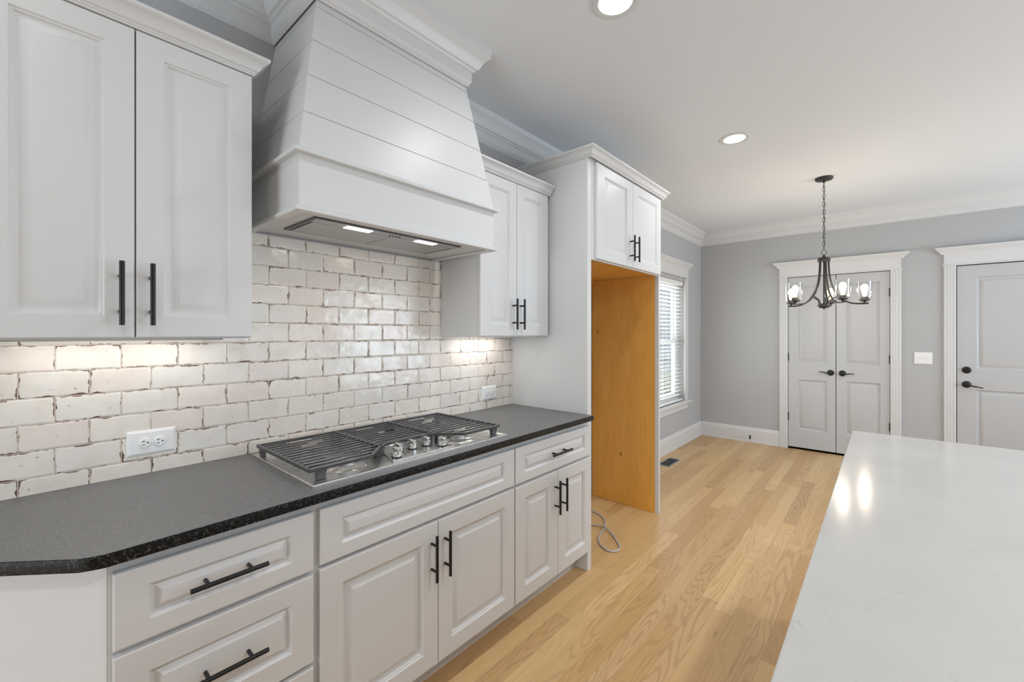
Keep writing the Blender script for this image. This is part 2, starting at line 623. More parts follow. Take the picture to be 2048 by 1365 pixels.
    def build(s, name, mat, parent=None, smooth=21):
        bm = s.bm
        bmesh.ops.recalc_face_normals(bm, faces=bm.faces)
        org = Vector((0, 0, 0))
        p = parent
        while p is not None:
            org += p.location
            p = p.parent
        if org.length > 0:
            bmesh.ops.translate(bm, verts=bm.verts, vec=-org)
        me = bpy.data.meshes.new(name)
        bm.to_mesh(me)
        bm.free()
        me.materials.append(M[mat] if isinstance(mat, str) else mat)
        if smooth:
            me.polygons.foreach_set('use_smooth', [True] * len(me.polygons))
            me.set_sharp_from_angle(angle=math.radians(smooth))
        o = bpy.data.objects.new(name, me)
        C.objects.link(o)
        o.parent = parent
        return o


def tag(o, label=None, cat=None, group=None, kind=None):
    if label:
        o['label'] = label
    if cat:
        o['category'] = cat
    if group:
        o['group'] = group
    if kind:
        o['kind'] = kind
    return o


def empty(name, loc):
    o = bpy.data.objects.new(name, None)
    o.empty_display_size = 0.05
    o.location = loc
    C.objects.link(o)
    return o


def thing(name, loc, label, cat, group=None):
    return tag(empty(name, loc), label, cat, group)


def struct(o):
    o['kind'] = 'structure'
    return o


def axis(p, d):
    """matrix with local z along d at p"""
    q = Vector((0, 0, 1)).rotation_difference(Vector(d).normalized())
    return Matrix.Translation(p) @ q.to_matrix().to_4x4()


def spline(pts, n=8):
    """Catmull-Rom through the points"""
    P = [Vector(p) for p in pts]
    out = []
    for i in range(len(P) - 1):
        p0, p1, p2, p3 = P[max(i - 1, 0)], P[i], P[i + 1], P[min(i + 2, len(P) - 1)]
        for k in range(n):
            t = k / n
            out.append(0.5 * ((2 * p1) + (p2 - p0) * t + (2 * p0 - 5 * p1 + 4 * p2 - p3) * t * t + (3 * p1 - p0 - 3 * p2 + p3) * t ** 3))
    out.append(P[-1])
    return out


# ------------------------------------------------------------------ room shell
o = MB().box(XB - 0.15, XF + 0.15, YR - 0.15, 0.15, -0.06, 0).build('floor', 'floor', smooth=0)
struct(o)
o = MB().box(XB - 0.15, XF + 0.15, YR - 0.15, 0.15, CEIL, CEIL + 0.08).build('ceiling', 'ceil', smooth=0)
struct(o)
WIN = (4.40, 0.545, 5.436, 2.03)      # window opening in the kitchen wall: x0, z0, x1, z1
struct(MB().holes(lambda u, v, w: (u, -w, v), XB - 0.15, XF + 0.15, 0, CEIL, 0.15, [WIN]).build('wall_left', 'wall', smooth=0))
D1 = (1.008, 0.0, 1.943, 2.062)       # double door opening: -y0, z0, -y1, z1
D2 = (2.427, 0.0, 3.345, 2.062)
struct(MB().holes(lambda u, v, w: (XF - w, -u, v), 0, -YR, 0, CEIL, 0.15, [D1, D2], back=0.14).build('wall_far', 'wall', smooth=0))
struct(MB().holes(lambda u, v, w: (u, YR + w, v), XB - 0.15, XF + 0.15, 0, CEIL, 0.15, [(1.0, 0.2, 3.2, 2.3), (3.8, 0.45, 5.4, 2.25)]).build('wall_right', 'wall', smooth=0))  # both openings are invented to let fill light in
struct(MB().holes(lambda u, v, w: (XB + w, -u, v), 0, -YR, 0, CEIL, 0.15, [(0.12, 0.15, 1.84, 2.25)]).build('wall_back', 'wall', smooth=0))  # unseen opening, sized to suit the added back fill
# dark jamb lining behind the door leaves
# crown moulding: along the kitchen wall, round the hood, along the far wall
HX0, HX1, HY = 0.677, 1.398, -0.380
crown = [(0, 0), (0.003, 0), (0.006, 0.004), (0.010, 0.007), (0.009, 0.012), (0.014, 0.018), (0.018, 0.024), (0.018, 0.066),
         (0.026, 0.070), (0.031, 0.078), (0.040, 0.082), (0.047, 0.094), (0.056, 0.112), (0.066, 0.126), (0.077, 0.135), (0.084, 0.142), (0.086, 0.152), (0.086, 0.17), (0, 0.17)]
path = [(XB, 0), (HX0, 0), (HX0, HY), (HX1, HY), (HX1, 0), (XF, 0), (XF, YR)]
struct(MB().sweep(crown, path, CEIL - 0.17).build('trim_1', 'trim'))
# baseboards
bprof = [(0, 0), (0.017, 0), (0.017, 0.008), (0.015, 0.012), (0.015, 0.150), (0.012, 0.156), (0.0095, 0.170), (0.006, 0.182), (0.003, 0.187), (0, 0.187)]
struct(MB().sweep(bprof, [(3.235, 0), (XF, 0)], 0).build('baseboard_left', 'trim'))
b1 = MB().sweep(bprof, [(XF, -0.0172), (XF, -0.931)], 0)
b1.sweep(bprof, [(XF, -2.030), (XF, -2.338)], 0)
b1.sweep(bprof, [(XF, -3.44), (XF, YR)], 0)
struct(b1.build('baseboard_far', 'trim'))


# ------------------------------------------------------------------ doors in the far wall
def far(u, v, w):
    """u to the right along the far wall (= -y), v up, w out of the wall into the room"""
    return (XF - w, -u, v)


def casing(par, u0, u1, ztop):
    """fluted side casings and a headed lintel round an opening u0..u1"""
    cw = 0.086
    fl = [(0, 0), (0.0, 0.016), (0.004, 0.021), (0.016, 0.021), (0.019, 0.017), (0.024, 0.021), (0.036, 0.0215), (0.040, 0.017), (0.046, 0.021),
          (0.062, 0.022), (0.066, 0.018), (0.070, 0.022), (0.080, 0.022), (cw, 0.017), (cw, 0)]
    for a in (u0 - cw, u1):
        m = MB()
        lo = [m.v(far(a + p, 0.0, q)) for p, q in fl]
        hi = [m.v(far(a + p, ztop, q)) for p, q in fl]
        for i in range(len(fl)):
            j = (i + 1) % len(fl)
            m.f([lo[i], lo[j], hi[j], hi[i]])
        m.f(lo)
        m.f(hi)
        m.build('casing', 'trim', par)
    m = MB()
    L, R = u0 - cw, u1 + cw

    def slab(pa, pb, w, za, zb, bev=0.0):
        x0, y0, z0 = far(pa, za, 0)
        x1, y1, z1 = far(pb, zb, w)
        m.box(x0, x1, y0, y1, z0, z1, bev)
    slab(L - 0.010, R + 0.010, 0.030, ztop, ztop + 0.016, 0.005)
    slab(L, R, 0.022, ztop + 0.016, ztop + 0.118)
    cp = [(0.0, 0), (0.022, 0), (0.030, 0.014), (0.032, 0.020), (0.040, 0.026), (0.058, 0.044), (0.062, 0.050), (0.066, 0.052), (0.070, 0.058), (0.070, 0.070), (0.0, 0.070)]
    cp = [(a * 0.92, b * 0.95) for a, b in cp]
    m.sweep(cp, [(XF, -L), (XF - 0.0005, -L), (XF - 0.0005, -R), (XF, -R)], ztop + 0.116, 1)
    m.build('header', 'trim', par)


def lever(par, u, v, w0, sgn, droop):
    m = MB()
    m.lathe([(0, 0), (0.033, 0), (0.033, 0.004), (0.029, 0.009), (0.018, 0.013), (0.012, 0.017), (0.011, 0.045), (0.013, 0.048), (0.013, 0.058), (0, 0.060)], axis(far(u, v, w0), (-1, 0, 0)), 28)
    pts = [far(u + sgn * a, v + b, w0 + c) for a, b, c in ((0, 0, 0.052), (0.02, -0.004 + droop * 0.1, 0.053), (0.045, -0.003 + droop * 0.4, 0.052), (0.075, 0.003 + droop * 0.9, 0.050), (0.105, -0.001 + droop, 0.046))]
    m.tube(spline(pts, 5), [0.0085] * 6 + [0.0065] * 8 + [0.005] * 7, 10)
    return m.build('lever_handle', 'black', par)


DP = [(0, 0), (0.003, 0.004), (0.009, 0.011), (0.016, 0.014), (0.023, 0.0135), (0.044, 0.003), (0.050, 0.002)]


def leaf(par, u0, u1, z0, z1, openings, wf):
    W, H = u1 - u0, z1 - z0
    op = [(a - u0, b - z0, c - u0, d - z0) for a, b, c, d in openings]
    m = MB().panel(lambda u, v, w: far(u0 + u, z0 + v, wf - 0.035 + w), W, H, 0.035, op, DP, 0.002)
    return m.build('door_leaf', 'door', par)


WF = 0.004
d1 = struct(empty('door_1', (XF, -1.475, 0)))
casing(d1, 1.012, 1.940, 2.058)
lf = leaf(d1, 1.016, 1.474, 0.022, 2.053, [(1.113, 1.035, 1.395, 1.960), (1.113, 0.237, 1.395, 0.832)], WF)
lever(lf, 1.428, 0.932, WF, -1, 0.006)
for z in (1.824, 1.101, 0.385):
    MB().lathe([(0, -0.045), (0.007, -0.045), (0.007, 0.045), (0, 0.045)], Matrix.Translation(far(1.0165, z, 0.010)), 12).build('hinge', 'black', lf)
rf = leaf(d1, 1.480, 1.937, 0.022, 2.053, [(1.562, 1.032, 1.858, 1.950), (1.562, 0.235, 1.862, 0.842)], WF)
lever(rf, 1.535, 0.932, WF, 1, -0.002)
for z in (1.824, 1.105, 0.382):
    MB().lathe([(0, -0.045), (0.007, -0.045), (0.007, 0.045), (0, 0.045)], Matrix.Translation(far(1.9375, z, 0.010)), 12).build('hinge', 'black', rf)
d2 = struct(empty('door_2', (XF, -2.89, 0)))
casing(d2, 2.428, 3.345, 2.058)
lf = leaf(d2, 2.435, 3.340, 0.022, 2.051, [(2.566, 1.034, 3.21, 1.935), (2.566, 0.235, 3.21, 0.836)], WF)
lever(lf, 2.500, 0.884, WF, 1, -0.024)
MB().lathe([(0, 0), (0.033, 0), (0.033, 0.006), (0.028, 0.012), (0.020, 0.016), (0.018, 0.024), (0, 0.025)], axis(far(2.500, 1.025, WF), (-1, 0, 0)), 28).build('deadbolt', 'black', lf)
MB().box(*[q for a, b in zip(far(2.424, 0.86, -0.02), far(2.4335, 0.915, 0.0035)) for q in (a, b)], 0.001).build('strike_plate', 'black', d2)

# ------------------------------------------------------------------ window in the kitchen wall
w1 = struct(empty('window_1', ((WIN[0] + WIN[2]) / 2, 0, WIN[1])))
m = MB()
for a, b in ((WIN[0] - 0.103, WIN[0]), (WIN[2], WIN[2] + 0.103)):
    m.box(a, b, 0, -0.020, WIN[1], WIN[3] + 0.045, 0.003)
    m.box(a + 0.012, b - 0.012, -0.019, -0.024, WIN[1] + 0.001, WIN[3] + 0.044, 0.002)
m.build('casing', 'trim', w1)
m = MB()
L, R, zt = WIN[0] - 0.103, WIN[2] + 0.103, WIN[3] + 0.045
m.box(L - 0.012, R + 0.012, 0, -0.030, zt, zt + 0.016, 0.005)
m.box(L, R, 0, -0.022, zt + 0.016, zt + 0.118)
cp = [(0.0, 0), (0.022, 0), (0.028, 0.012), (0.036, 0.022), (0.053, 0.040), (0.058, 0.046), (0.064, 0.052), (0.064, 0.065), (0.0, 0.065)]
m.sweep(cp, [(L, 0), (L, -0.0005), (R, -0.0005), (R, 0)], zt + 0.116, -1 if False else 1)
m.build('header', 'trim', w1)
MB().box(WIN[0] - 0.155, WIN[2] + 0.155, 0.05, -0.052, WIN[1] - 0.028, WIN[1], 0.006).build('window_sill', 'trim', w1)
MB().box(WIN[0] - 0.103, WIN[2] + 0.103, 0, -0.020, WIN[1] - 0.104, WIN[1] - 0.028, 0.004).build('apron', 'trim', w1)
m = MB()
fx0, fx1, fz0, fz1 = WIN[0] + 0.001, WIN[2] - 0.001, WIN[1] + 0.001, WIN[3] - 0.001
for a in ((fx0, fx0 + 0.05, fz0, fz1), (fx1 - 0.05, fx1, fz0, fz1), (fx0 + 0.05, fx1 - 0.05, fz0, fz0 + 0.05), (fx0 + 0.05, fx1 - 0.05, fz1 - 0.05, fz1)):
    m.box(a[0], a[1], 0.075, 0.140, a[2], a[3], 0.003)
m.build('window_frame', 'trim', w1)
zm = 1.285
for nm, z0, z1, yy in (('upper_sash', zm - 0.02, fz1 - 0.05, 0.115), ('lower_sash', fz0 + 0.05, zm + 0.02, 0.09)):
    m = MB()
    a0, a1 = fx0 + 0.05, fx1 - 0.05
    for q in ((a0, a0 + 0.045, z0, z1), (a1 - 0.045, a1, z0, z1), (a0 + 0.045, a1 - 0.045, z0, z0 + 0.045), (a0 + 0.045, a1 - 0.045, z1 - 0.045, z1)):
        m.box(q[0], q[1], yy - 0.012, yy + 0.012, q[2], q[3], 0.003)
    s_ = m.build(nm, 'trim', w1)
    MB().box(a0 + 0.044, a1 - 0.044, yy - 0.002, yy + 0.002, z0 + 0.044, z1 - 0.044).build('pane', 'glass', s_, 0)

bl = thing('window_blind', ((WIN[0] + WIN[2]) / 2, 0.035, WIN[1]), 'white horizontal slat blind, slats open, hanging in the dining window', 'blind')
bx0, bx1 = WIN[0] + 0.008, WIN[2] - 0.008
MB().box(bx0, bx1, 0.008, 0.058, WIN[3] - 0.052, WIN[3] - 0.002, 0.004).build('headrail', 'slat', bl)
m = MB()
z = WIN[3] - 0.085
while z > WIN[1] + 0.035:
    mt = Matrix.Translation(((bx0 + bx1) / 2, 0.034, z)) @ Matrix.Rotation(math.radians(-9), 4, 'X')
    m.obox(mt, bx1 - bx0, 0.048, 0.0028)
    z -= 0.0455
m.build('slats', 'slat', bl, 0)
MB().box(bx0, bx1, 0.010, 0.058, WIN[1] + 0.003, WIN[1] + 0.022, 0.003).build('bottom_rail', 'slat', bl)
for lx in (bx0 + 0.12, (bx0 + bx1) / 2, bx1 - 0.15):
    m = MB()
    for yy in (0.009, 0.059):
        m.tube([(lx, yy, WIN[1] + 0.01), (lx, yy, WIN[3] - 0.05)], 0.0012, 6)
    m.build('ladder_cord', 'slat', bl)

# outside the window
struct(MB().box(-6, 30, 0.4, 40, -0.5, -0.45).build('ground', 'lawn', smooth=0))
struct(MB().box(5.5, 30, 6.0, 10.0, -0.45, -0.43).build('ground_driveway', 'pave', smooth=0))


# ------------------------------------------------------------------ cabinet parts
def kit(u, v, w):
    return (u, -w, v)


PP = [(0, 0), (0.003, 0.0035), (0.007, 0.0045), (0.011, 0.0085), (0.016, 0.0095), (0.020, 0.0090), (0.036, 0.0025), (0.040, 0.0020)]
PB = [(0, 0), (0.003, 0.004), (0.008, 0.006), (0.012, 0.0130), (0.017, 0.0138), (0.020, 0.0132), (0.042, 0.0025), (0.050, 0.0020)]
PD = [(0, 0), (0.003, 0.004), (0.006, 0.007), (0.009, 0.0125), (0.012, 0.0128), (0.027, 0.0022), (0.030, 0.0018)]


def front(name, par, x0, x1, z0, z1, yf, su, sv, prof, T=0.019):
    """raised-panel front; su, sv = stile and rail widths"""
    m = MB().panel(lambda u, v, w: (x0 + u, yf + T - w, z0 + v), x1 - x0, z1 - z0, T, [(su, sv, x1 - x0 - su, z1 - z0 - sv)], prof)
    return m.build(name, 'cab', par)


def pull(par, x, z, yf, vertical=True, length=0.172):
    """black bar pull with two posts on a front at y = yf"""
    m = MB()
    d = Vector((0, 0, 1)) if vertical else Vector((1, 0, 0))
    c = Vector((x, yf - 0.034, z))
    m.lathe([(0, -length / 2), (0.0052, -length / 2), (0.006, -length / 2 + 0.001), (0.006, length / 2 - 0.001), (0.0052, length / 2), (0, length / 2)], axis(c, d), 16)
    for s in (-1, 1):
        p = Vector((x, yf, z)) + d * (s * 0.048)
        m.lathe([(0, 0), (0.0048, 0), (0.0048, 0.031), (0, 0.031)], axis(p, (0, -1, 0)), 12)
    return m.build('pull_handle', 'black', par)


cabcrown = [(0, 0), (0.005, 0), (0.007, 0.004), (0.010, 0.006), (0.011, 0.011), (0.016, 0.013), (0.020, 0.021), (0.026, 0.032), (0.034, 0.040), (0.038, 0.042), (0.042, 0.046), (0.042, 0.055), (0, 0.055)]

YU = -0.303


def wall_box(par, x0, x1, zb):
    """carcass whose bottom board is set up between the side skirts"""
    m = MB().box(x0, x1, -0.003, YU, zb + 0.016, 2.262)
    m.box(x0, x0 + 0.016, -0.003, YU, zb, zb + 0.016)
    m.box(x1 - 0.016, x1, -0.003, YU, zb, zb + 0.016)
    m.box(x0 + 0.016, x1 - 0.016, YU + 0.019, YU, zb, zb + 0.016)
    m.build('cabinet_box', 'cab', par, 0)


# left wall cabinet
uc = thing('wall_cabinet', (0.20, 0, 1.372), 'white two-door wall cabinet left of the range hood', 'cabinet')
wall_box(uc, -0.09, 0.494, 1.372)
a = front('door', uc, -0.086, 0.2025, 1.376, 2.233, -0.325, 0.061, 0.060, PP, 0.021)
pull(a, 0.1725, 1.496, -0.325)
a = front('door', uc, 0.2055, 0.494, 1.376, 2.233, -0.325, 0.061, 0.060, PP, 0.021)
pull(a, 0.2365, 1.496, -0.325)
MB().sweep(cabcrown, [(-0.09, -0.325), (0.494, -0.325), (0.494, -0.001)], 2.234, 1).build('crown_molding', 'cab', uc)
# right wall cabinet
uc2 = thing('wall_cabinet', (1.85, 0, 1.368), 'white two-door wall cabinet between the range hood and the tall refrigerator surround', 'cabinet')
wall_box(uc2, 1.546, 2.150, 1.366)
a = front('door', uc2, 1.547, 1.8335, 1.372, 2.235, -0.325, 0.061, 0.061, PP, 0.021)
pull(a, 1.8010, 1.494, -0.325)
a = front('door', uc2, 1.8365, 2.132, 1.372, 2.235, -0.325, 0.063, 0.061, PP, 0.021)
pull(a, 1.8640, 1.494, -0.325)
MB().sweep(cabcrown, [(1.546, -0.001), (1.546, -0.325), (2.150, -0.325)], 2.236, 1).build('crown_molding', 'cab', uc2)

# refrigerator surround
YT = -0.588
fs = thing('refrigerator_surround', (2.70, 0, 0), 'tall white refrigerator surround with empty plywood-lined bay and two doors on top', 'cabinet')
PX0, PX1, PX2, PX3 = 2.160, 2.203, 3.205, 3.227
MB().box(PX0, PX1, -0.003, YT, 0, 2.43, 0.0015).build('side_panel', 'cab', fs)
m = MB().box(PX2 + 0.004, PX3, -0.003, YT + 0.002, 0, 2.43, 0.001)
m.box(PX2 - 0.002, PX3 + 0.0005, YT + 0.030, YT, 0, 1.83, 0.0015)
m.build('side_panel', 'cab', fs)
o = MB().box(PX2, PX2 + 0.0039, -0.004, YT + 0.0305, 0.0, 1.832)
o.box(PX2 - 0.008, PX2, -0.004, YT + 0.0305, 0.0, 0.022, 0.003)
tag(o.build('plywood_liner', 'ply', fs, 0), 'orange-brown birch plywood liner')
MB().box(PX1, PX2 + 0.004, -0.003, YT, 1.842, 2.43).build('cabinet_box', 'cab', fs, 0)
o = MB().box(PX1, PX2, -0.001, YT + 0.012, 1.834, 1.8415)
o.box(PX1, PX2, -0.001, -0.020, 1.812, 1.8335)
tag(o.build('plywood_bottom', 'ply', fs, 0), 'orange-brown birch plywood underside')
MB().box(PX1, PX2 + 0.004, YT + 0.0115, YT, 1.824, 1.8415, 0.001).build('bottom_rail', 'cab', fs)
YD = -0.608
a = front('door', fs, 2.240, 2.7155, 1.832, 2.405, YD, 0.088, 0.062, PP)
pull(a, 2.6725, 1.954, YD)
a = front('door', fs, 2.7185, 3.196, 1.832, 2.405, YD, 0.078, 0.062, PP)
pull(a, 2.7435, 1.954, YD)
MB().sweep(cabcrown, [(PX0, -0.001), (PX0, YD - 0.002), (PX3, YD - 0.002), (PX3, -0.001)], 2.412, 1).build('crown_molding', 'cab', fs)

# base cabinets
ZT = 0.884
ZB = 0.115
YK = -0.505


def base_box(par, x0, x1):
    MB().box(x0, x1, -0.003, YT, ZB, ZT).build('cabinet_box', 'cab', par, 0)
    MB().box(x0, x1, -0.02, YK, 0, ZB).build('toe_kick', 'cab', par, 0)


bc = thing('base_cabinet', (0.35, 0, 0), 'white base cabinet with a stack of drawers, nearest the camera under the granite', 'cabinet')
base_box(bc, 0.122, 0.580)
for z0, z1, hz in ((0.681, 0.853, 0.769), (0.406, 0.666, 0.537), (0.130, 0.391, 0.262)):
    a = front('drawer', bc, 0.130, 0.569, z0, z1, YD, 0.061, 0.045 if z0 > 0.6 else 0.060, PD)
    pull(a, 0.348, hz, YD, False)
bc = thing('base_cabinet', (1.035, 0, 0), 'white base cabinet under the cooktop with wide false drawer and two doors', 'cabinet')
base_box(bc, 0.5805, 1.490)
front('false_drawer', bc, 0.589, 1.487, 0.685, 0.853, YD, 0.068, 0.043, PD)
a = front('door', bc, 0.589, 1.0405, 0.128, 0.672, YD, 0.068, 0.066, PB)
pull(a, 1.0085, 0.548, YD)
a = front('door', bc, 1.0435, 1.487, 0.128, 0.672, YD, 0.064, 0.066, PB)
pull(a, 1.0725, 0.546, YD)
bc = thing('base_cabinet', (1.83, 0, 0), 'white base cabinet with one drawer over two doors beside the refrigerator bay', 'cabinet')
base_box(bc, 1.4905, 2.1590)
a = front('drawer', bc, 1.495, 2.170, 0.685, 0.853, YD, 0.068, 0.043, PD)
pull(a, 1.834, 0.771, YD, False)
a = front('door', bc, 1.495, 1.8335, 0.128, 0.670, YD, 0.068, 0.063, PB)
pull(a, 1.8070, 0.544, YD)
a = front('door', bc, 1.8365, 2.170, 0.128, 0.670, YD, 0.068, 0.063, PB)
pull(a, 1.8690, 0.544, YD)
# angled end cabinet at the left
ea = thing('corner_cabinet', (-0.05, -0.2, 0), 'plain white angled end cabinet below the clipped corner of the granite', 'cabinet')
MB().prism([(0.1215, YT), (0.1215, -0.003), (-0.46, -0.003), (-0.46, -0.008), (0.1165, YT + 0.004)], ZB, ZT).build('end_panel', 'cab', ea, 0)
MB().prism([(0.1215, YK), (0.1215, -0.02), (-0.36, -0.02), (0.1165, YK + 0.004)], 0, ZB).build('toe_kick', 'cab', ea, 0)

# granite counter
YC = -0.632
ct = MB().prism([(-0.56, -0.002), (0.075, -0.615), (0.092, -0.628), (0.115, YC), (2.1592, YC), (2.1592, -0.002)][::1], 0.8845, 0.914, 0.004)
ct = ct.build('countertop', 'granite')
ct.data.materials.append(M['granite_edge'])
for p_ in ct.data.polygons:
    if p_.normal.z < 0.9:
        p_.material_index = 1
tag(ct, 'black speckled granite countertop with clipped left corner, under the tile wall', 'countertop')

# tile backsplash
bs = MB()
bs.box(-0.9, 2.1590, -0.0004, -0.010, 0.9146, 1.364)
bs.box(0.4945, 1.5455, -0.0004, -0.010, 1.364, 1.786)
tag(bs.build('backsplash', 'tile', smooth=0), 'cream glazed brick tile backsplash with rusty worn edges', 'backsplash')


# outlets on the tile
def outlet(x, z, label):
    t = thing('electrical_outlet', (x, -0.010, z), label, 'outlet', 'outlets on the tile wall')
    m = MB()
    y0 = -0.0101
    W, H = 0.130, 0.084
    r0 = [(-W / 2, -H / 2), (W / 2, -H / 2), (W / 2, H / 2), (-W / 2, H / 2)]
    rings = []
    for ins, yy in ((0, 0), (0.0005, 0.002), (0.008, 0.0062), (0.012, 0.0066)):
        rings.append([m.v((x + a - math.copysign(ins, a), y0 - yy, z + b - math.copysign(ins, b))) for a, b in r0])
    for p, q in zip(rings, rings[1:]):
        for i in range(4):
            m.f([p[i], p[(i + 1) % 4], q[(i + 1) % 4], q[i]])
    m.f(rings[-1])
    m.f(rings[0])
    m.build('cover_plate', 'plastic', t)
    for s in (-1, 1):
        cx = x + s * 0.0195
        m = MB()
        m.lathe([(0, 0), (0.0165, 0), (0.0165, 0.0030), (0.0150, 0.0040), (0, 0.0040)], axis((cx, y0 - 0.0064, z), (0, -1, 0)), 28, 0.83, 1.0)
        r = m.build('receptacle', 'plastic', t)
        m = MB()
        yy = y0 - 0.0105
        for dz in (-0.0058, 0.0058):
            m.box(cx - 0.0075, cx + 0.0005, yy, yy - 0.0004, z + dz - 0.0010, z + dz + 0.0010)
        m.lathe([(0, 0), (0.0024, 0), (0.0024, 0.0004), (0, 0.0004)], axis((cx + 0.0078, yy, z), (0, -1, 0)), 12)
        m.build('slots', 'slot', r)
    MB().lathe([(0, 0), (0.0030, 0), (0.0026, 0.0012), (0, 0.0016)], axis((x, y0 - 0.0064, z), (0, -1, 0)), 14).build('screw', 'plastic', t)


outlet(0.287, 1.019, 'white double outlet on the tile left of the cooktop')
outlet(1.933, 1.012, 'white double outlet on the tile near the refrigerator surround')


# under-cabinet lights
def underlight(x0, x1, power, label):
    t = thing('under_cabinet_light', ((x0 + x1) / 2, -0.10, 1.365), label, 'light', 'under-cabinet lights')
    zt = 1.3875 if x0 < 1 else 1.3815
    MB().box(x0, x1, -0.085, -0.120, zt - 0.010, zt, 0.002).build('light_bar', 'plastic', t)
    MB().box(x0 + 0.01, x1 - 0.01, -0.090, -0.115, zt - 0.0115, zt - 0.0095).build('diffuser', 'led', t, 0)
    area('under_cabinet_lamp', ((x0 + x1) / 2, -0.1025, zt - 0.013), (0, 0, 0), x1 - x0 - 0.02, 0.025, power, (1, 0.97, 0.93))


underlight(-0.04, 0.43, 0.40, 'slim white light bar under the wall cabinet left of the hood')
underlight(1.62, 2.00, 0.60, 'slim white light bar under the wall cabinet right of the hood')

# ------------------------------------------------------------------ range hood
hd = thing('range_hood', (1.038, 0, 1.787), 'white shiplap range hood with tapered chimney above the cooktop', 'range hood')
ZS = 1.990


def hring(m, z, ins):
    t = z - ZS
    x0 = 0.584 + 0.170 * t + ins
    x1 = 1.494 - 0.170 * t - ins
    y = -0.468 + 0.157 * t + ins
    return [m.v(p) for p in ((x0, -0.0005, z), (x0, y, z), (x1, y, z), (x1, -0.0005, z))]


m = MB()
lv = [(ZS, 0)]
for gz in (2.124, 2.265, 2.404, 2.543):
    lv += [(gz - 0.0020, 0), (gz - 0.0012, 0.004), (gz + 0.0006, 0.004), (gz + 0.0014, 0)]
lv += [(CEIL - 0.001, 0)]
rg = [hring(m, z, i) for z, i in lv]
for p, q in zip(rg, rg[1:]):
    for i in range(4):
        m.f([p[i], p[(i + 1) % 4], q[(i + 1) % 4], q[i]])
m.f(rg[0])
m.f(rg[-1])
m.build('chimney', 'hood', hd, 0)
MB().box(0.584, 1.494, -0.0005, -0.468, 1.795, ZS, 0.0015).build('hood_box', 'hood', hd)
band = [(0, 0), (0.018, 0), (0.020, 0.002), (0.020, 0.012), (0.012, 0.017), (0.006, 0.020), (0, 0.022)]
MB().sweep(band, [(0.584, -0.001), (0.584, -0.468), (1.494, -0.468), (1.494, -0.001)], 1.973, 1).build('upper_band', 'hood', hd)
lip = [(-0.016, 0), (0.012, 0), (0.014, 0.002), (0.014, 0.014), (0.004, 0.019), (0, 0.020), (-0.001, 0.010), (-0.016, 0.008)]
MB().sweep(lip, [(0.584, -0.001), (0.584, -0.468), (1.494, -0.468), (1.494, -0.001)], 1.785, 1).build('lower_lip', 'hood', hd)
IX0, IX1, IY0, IY1, IZ = 0.664, 1.346, -0.132, -0.400, 1.7945
ins = MB()
ins.box(IX0, IX1, IY0, IY1, IZ - 0.004, IZ, 0.001)
ins = ins.build('vent_insert', 'hframe', hd)
for x0, x1 in ((IX0 + 0.022, 1.004), (1.008, IX1 - 0.022)):
    MB().box(x0, x1, IY0 - 0.016, IY1 + 0.062, IZ - 0.0065, IZ - 0.004, 0.001).build('filter', 'filter', ins)
MB().box(IX0 + 0.012, IX1 - 0.012, IY1 + 0.058, IY1 + 0.008, IZ - 0.0055, IZ - 0.004, 0.0005).build('control_strip', 'filter', ins)
for x0, x1 in ((0.797, 0.902), (1.118, 1.221)):
    MB().box(x0, x1, -0.343, -0.381, IZ - 0.0075, IZ - 0.0055, 0.0005).build('lamp', 'hlamp', ins)
    area('hood_lamp', ((x0 + x1) / 2, -0.362, IZ - 0.009), (0, 0, 0), 0.095, 0.03, HOOD_W, (1, 0.91, 0.78))
for i in range(4):
    MB().lathe([(0, 0), (0.0045, 0), (0.004, 0.0025), (0, 0.003)], axis((0.985 + 0.016 * i, -0.366, IZ - 0.0055), (0, 0, -1)), 12).build('button', 'slot', ins)

# ------------------------------------------------------------------ cooktop
cz = 0.914
ck = thing('cooktop', (1.02, -0.32, cz), 'stainless steel five-burner gas cooktop set into the granite', 'cooktop')
TX0, TX1, TY0, TY1 = 0.578, 1.464, -0.062, -0.584
m = MB()
lev = [(0, 0.0002), (0, 0.007), (0.002, 0.0095), (0.006, 0.0105), (0.012, 0.0098), (0.016, 0.0080)]
rings = []
for ins_, h in lev:
    rings.append([m.v((x, y, cz + h)) for x, y in ((TX0 + ins_, TY1 + ins_), (TX1 - ins_, TY1 + ins_), (TX1 - ins_, TY0 - ins_), (TX0 + ins_, TY0 - ins_))])
for p, q in zip(rings, rings[1:]):
    for i in range(4):
        m.f([p[i], p[(i + 1) % 4], q[(i + 1) % 4], q[i]])
m.f(rings[-1])
m.f(rings[0])
m.build('tray', 'steel', ck)
tz = cz + 0.008
m = MB().prism([(0.875, -0.556), (1.170, -0.556), (1.135, -0.438), (1.10, -0.425), (0.945, -0.425), (0.91, -0.438)], tz, tz + 0.004, 0.0015)
m.build('control_panel', 'steel', ck)
burners = [(0.742, -0.452, 0.046), (0.742, -0.205, 0.040), (1.024, -0.255, 0.058), (1.300, -0.205, 0.040), (1.256, -0.468, 0.046)]
for bx, by, br in burners:
    m = MB().lathe([(br + 0.036, 0), (br + 0.034, 0.002), (br + 0.018, 0.007), (br + 0.008, 0.009), (br + 0.006, 0.010), (br + 0.006, 0.012), (0, 0.012)], Matrix.Translation((bx, by, tz)), 40)
    b_ = m.build('burner', 'steel', ck)
    m = MB().lathe([(0, 0.012), (br, 0.012), (br, 0.016), (br - 0.003, 0.017), (br - 0.003, 0.020), (br, 0.021), (br, 0.023), (br * 0.8, 0.026), (0, 0.027)], Matrix.Translation((bx, by, tz)), 40)
    m.build('burner_cap', 'steel', b_)
GZ1 = 0.963
GZ0 = GZ1 - 0.012


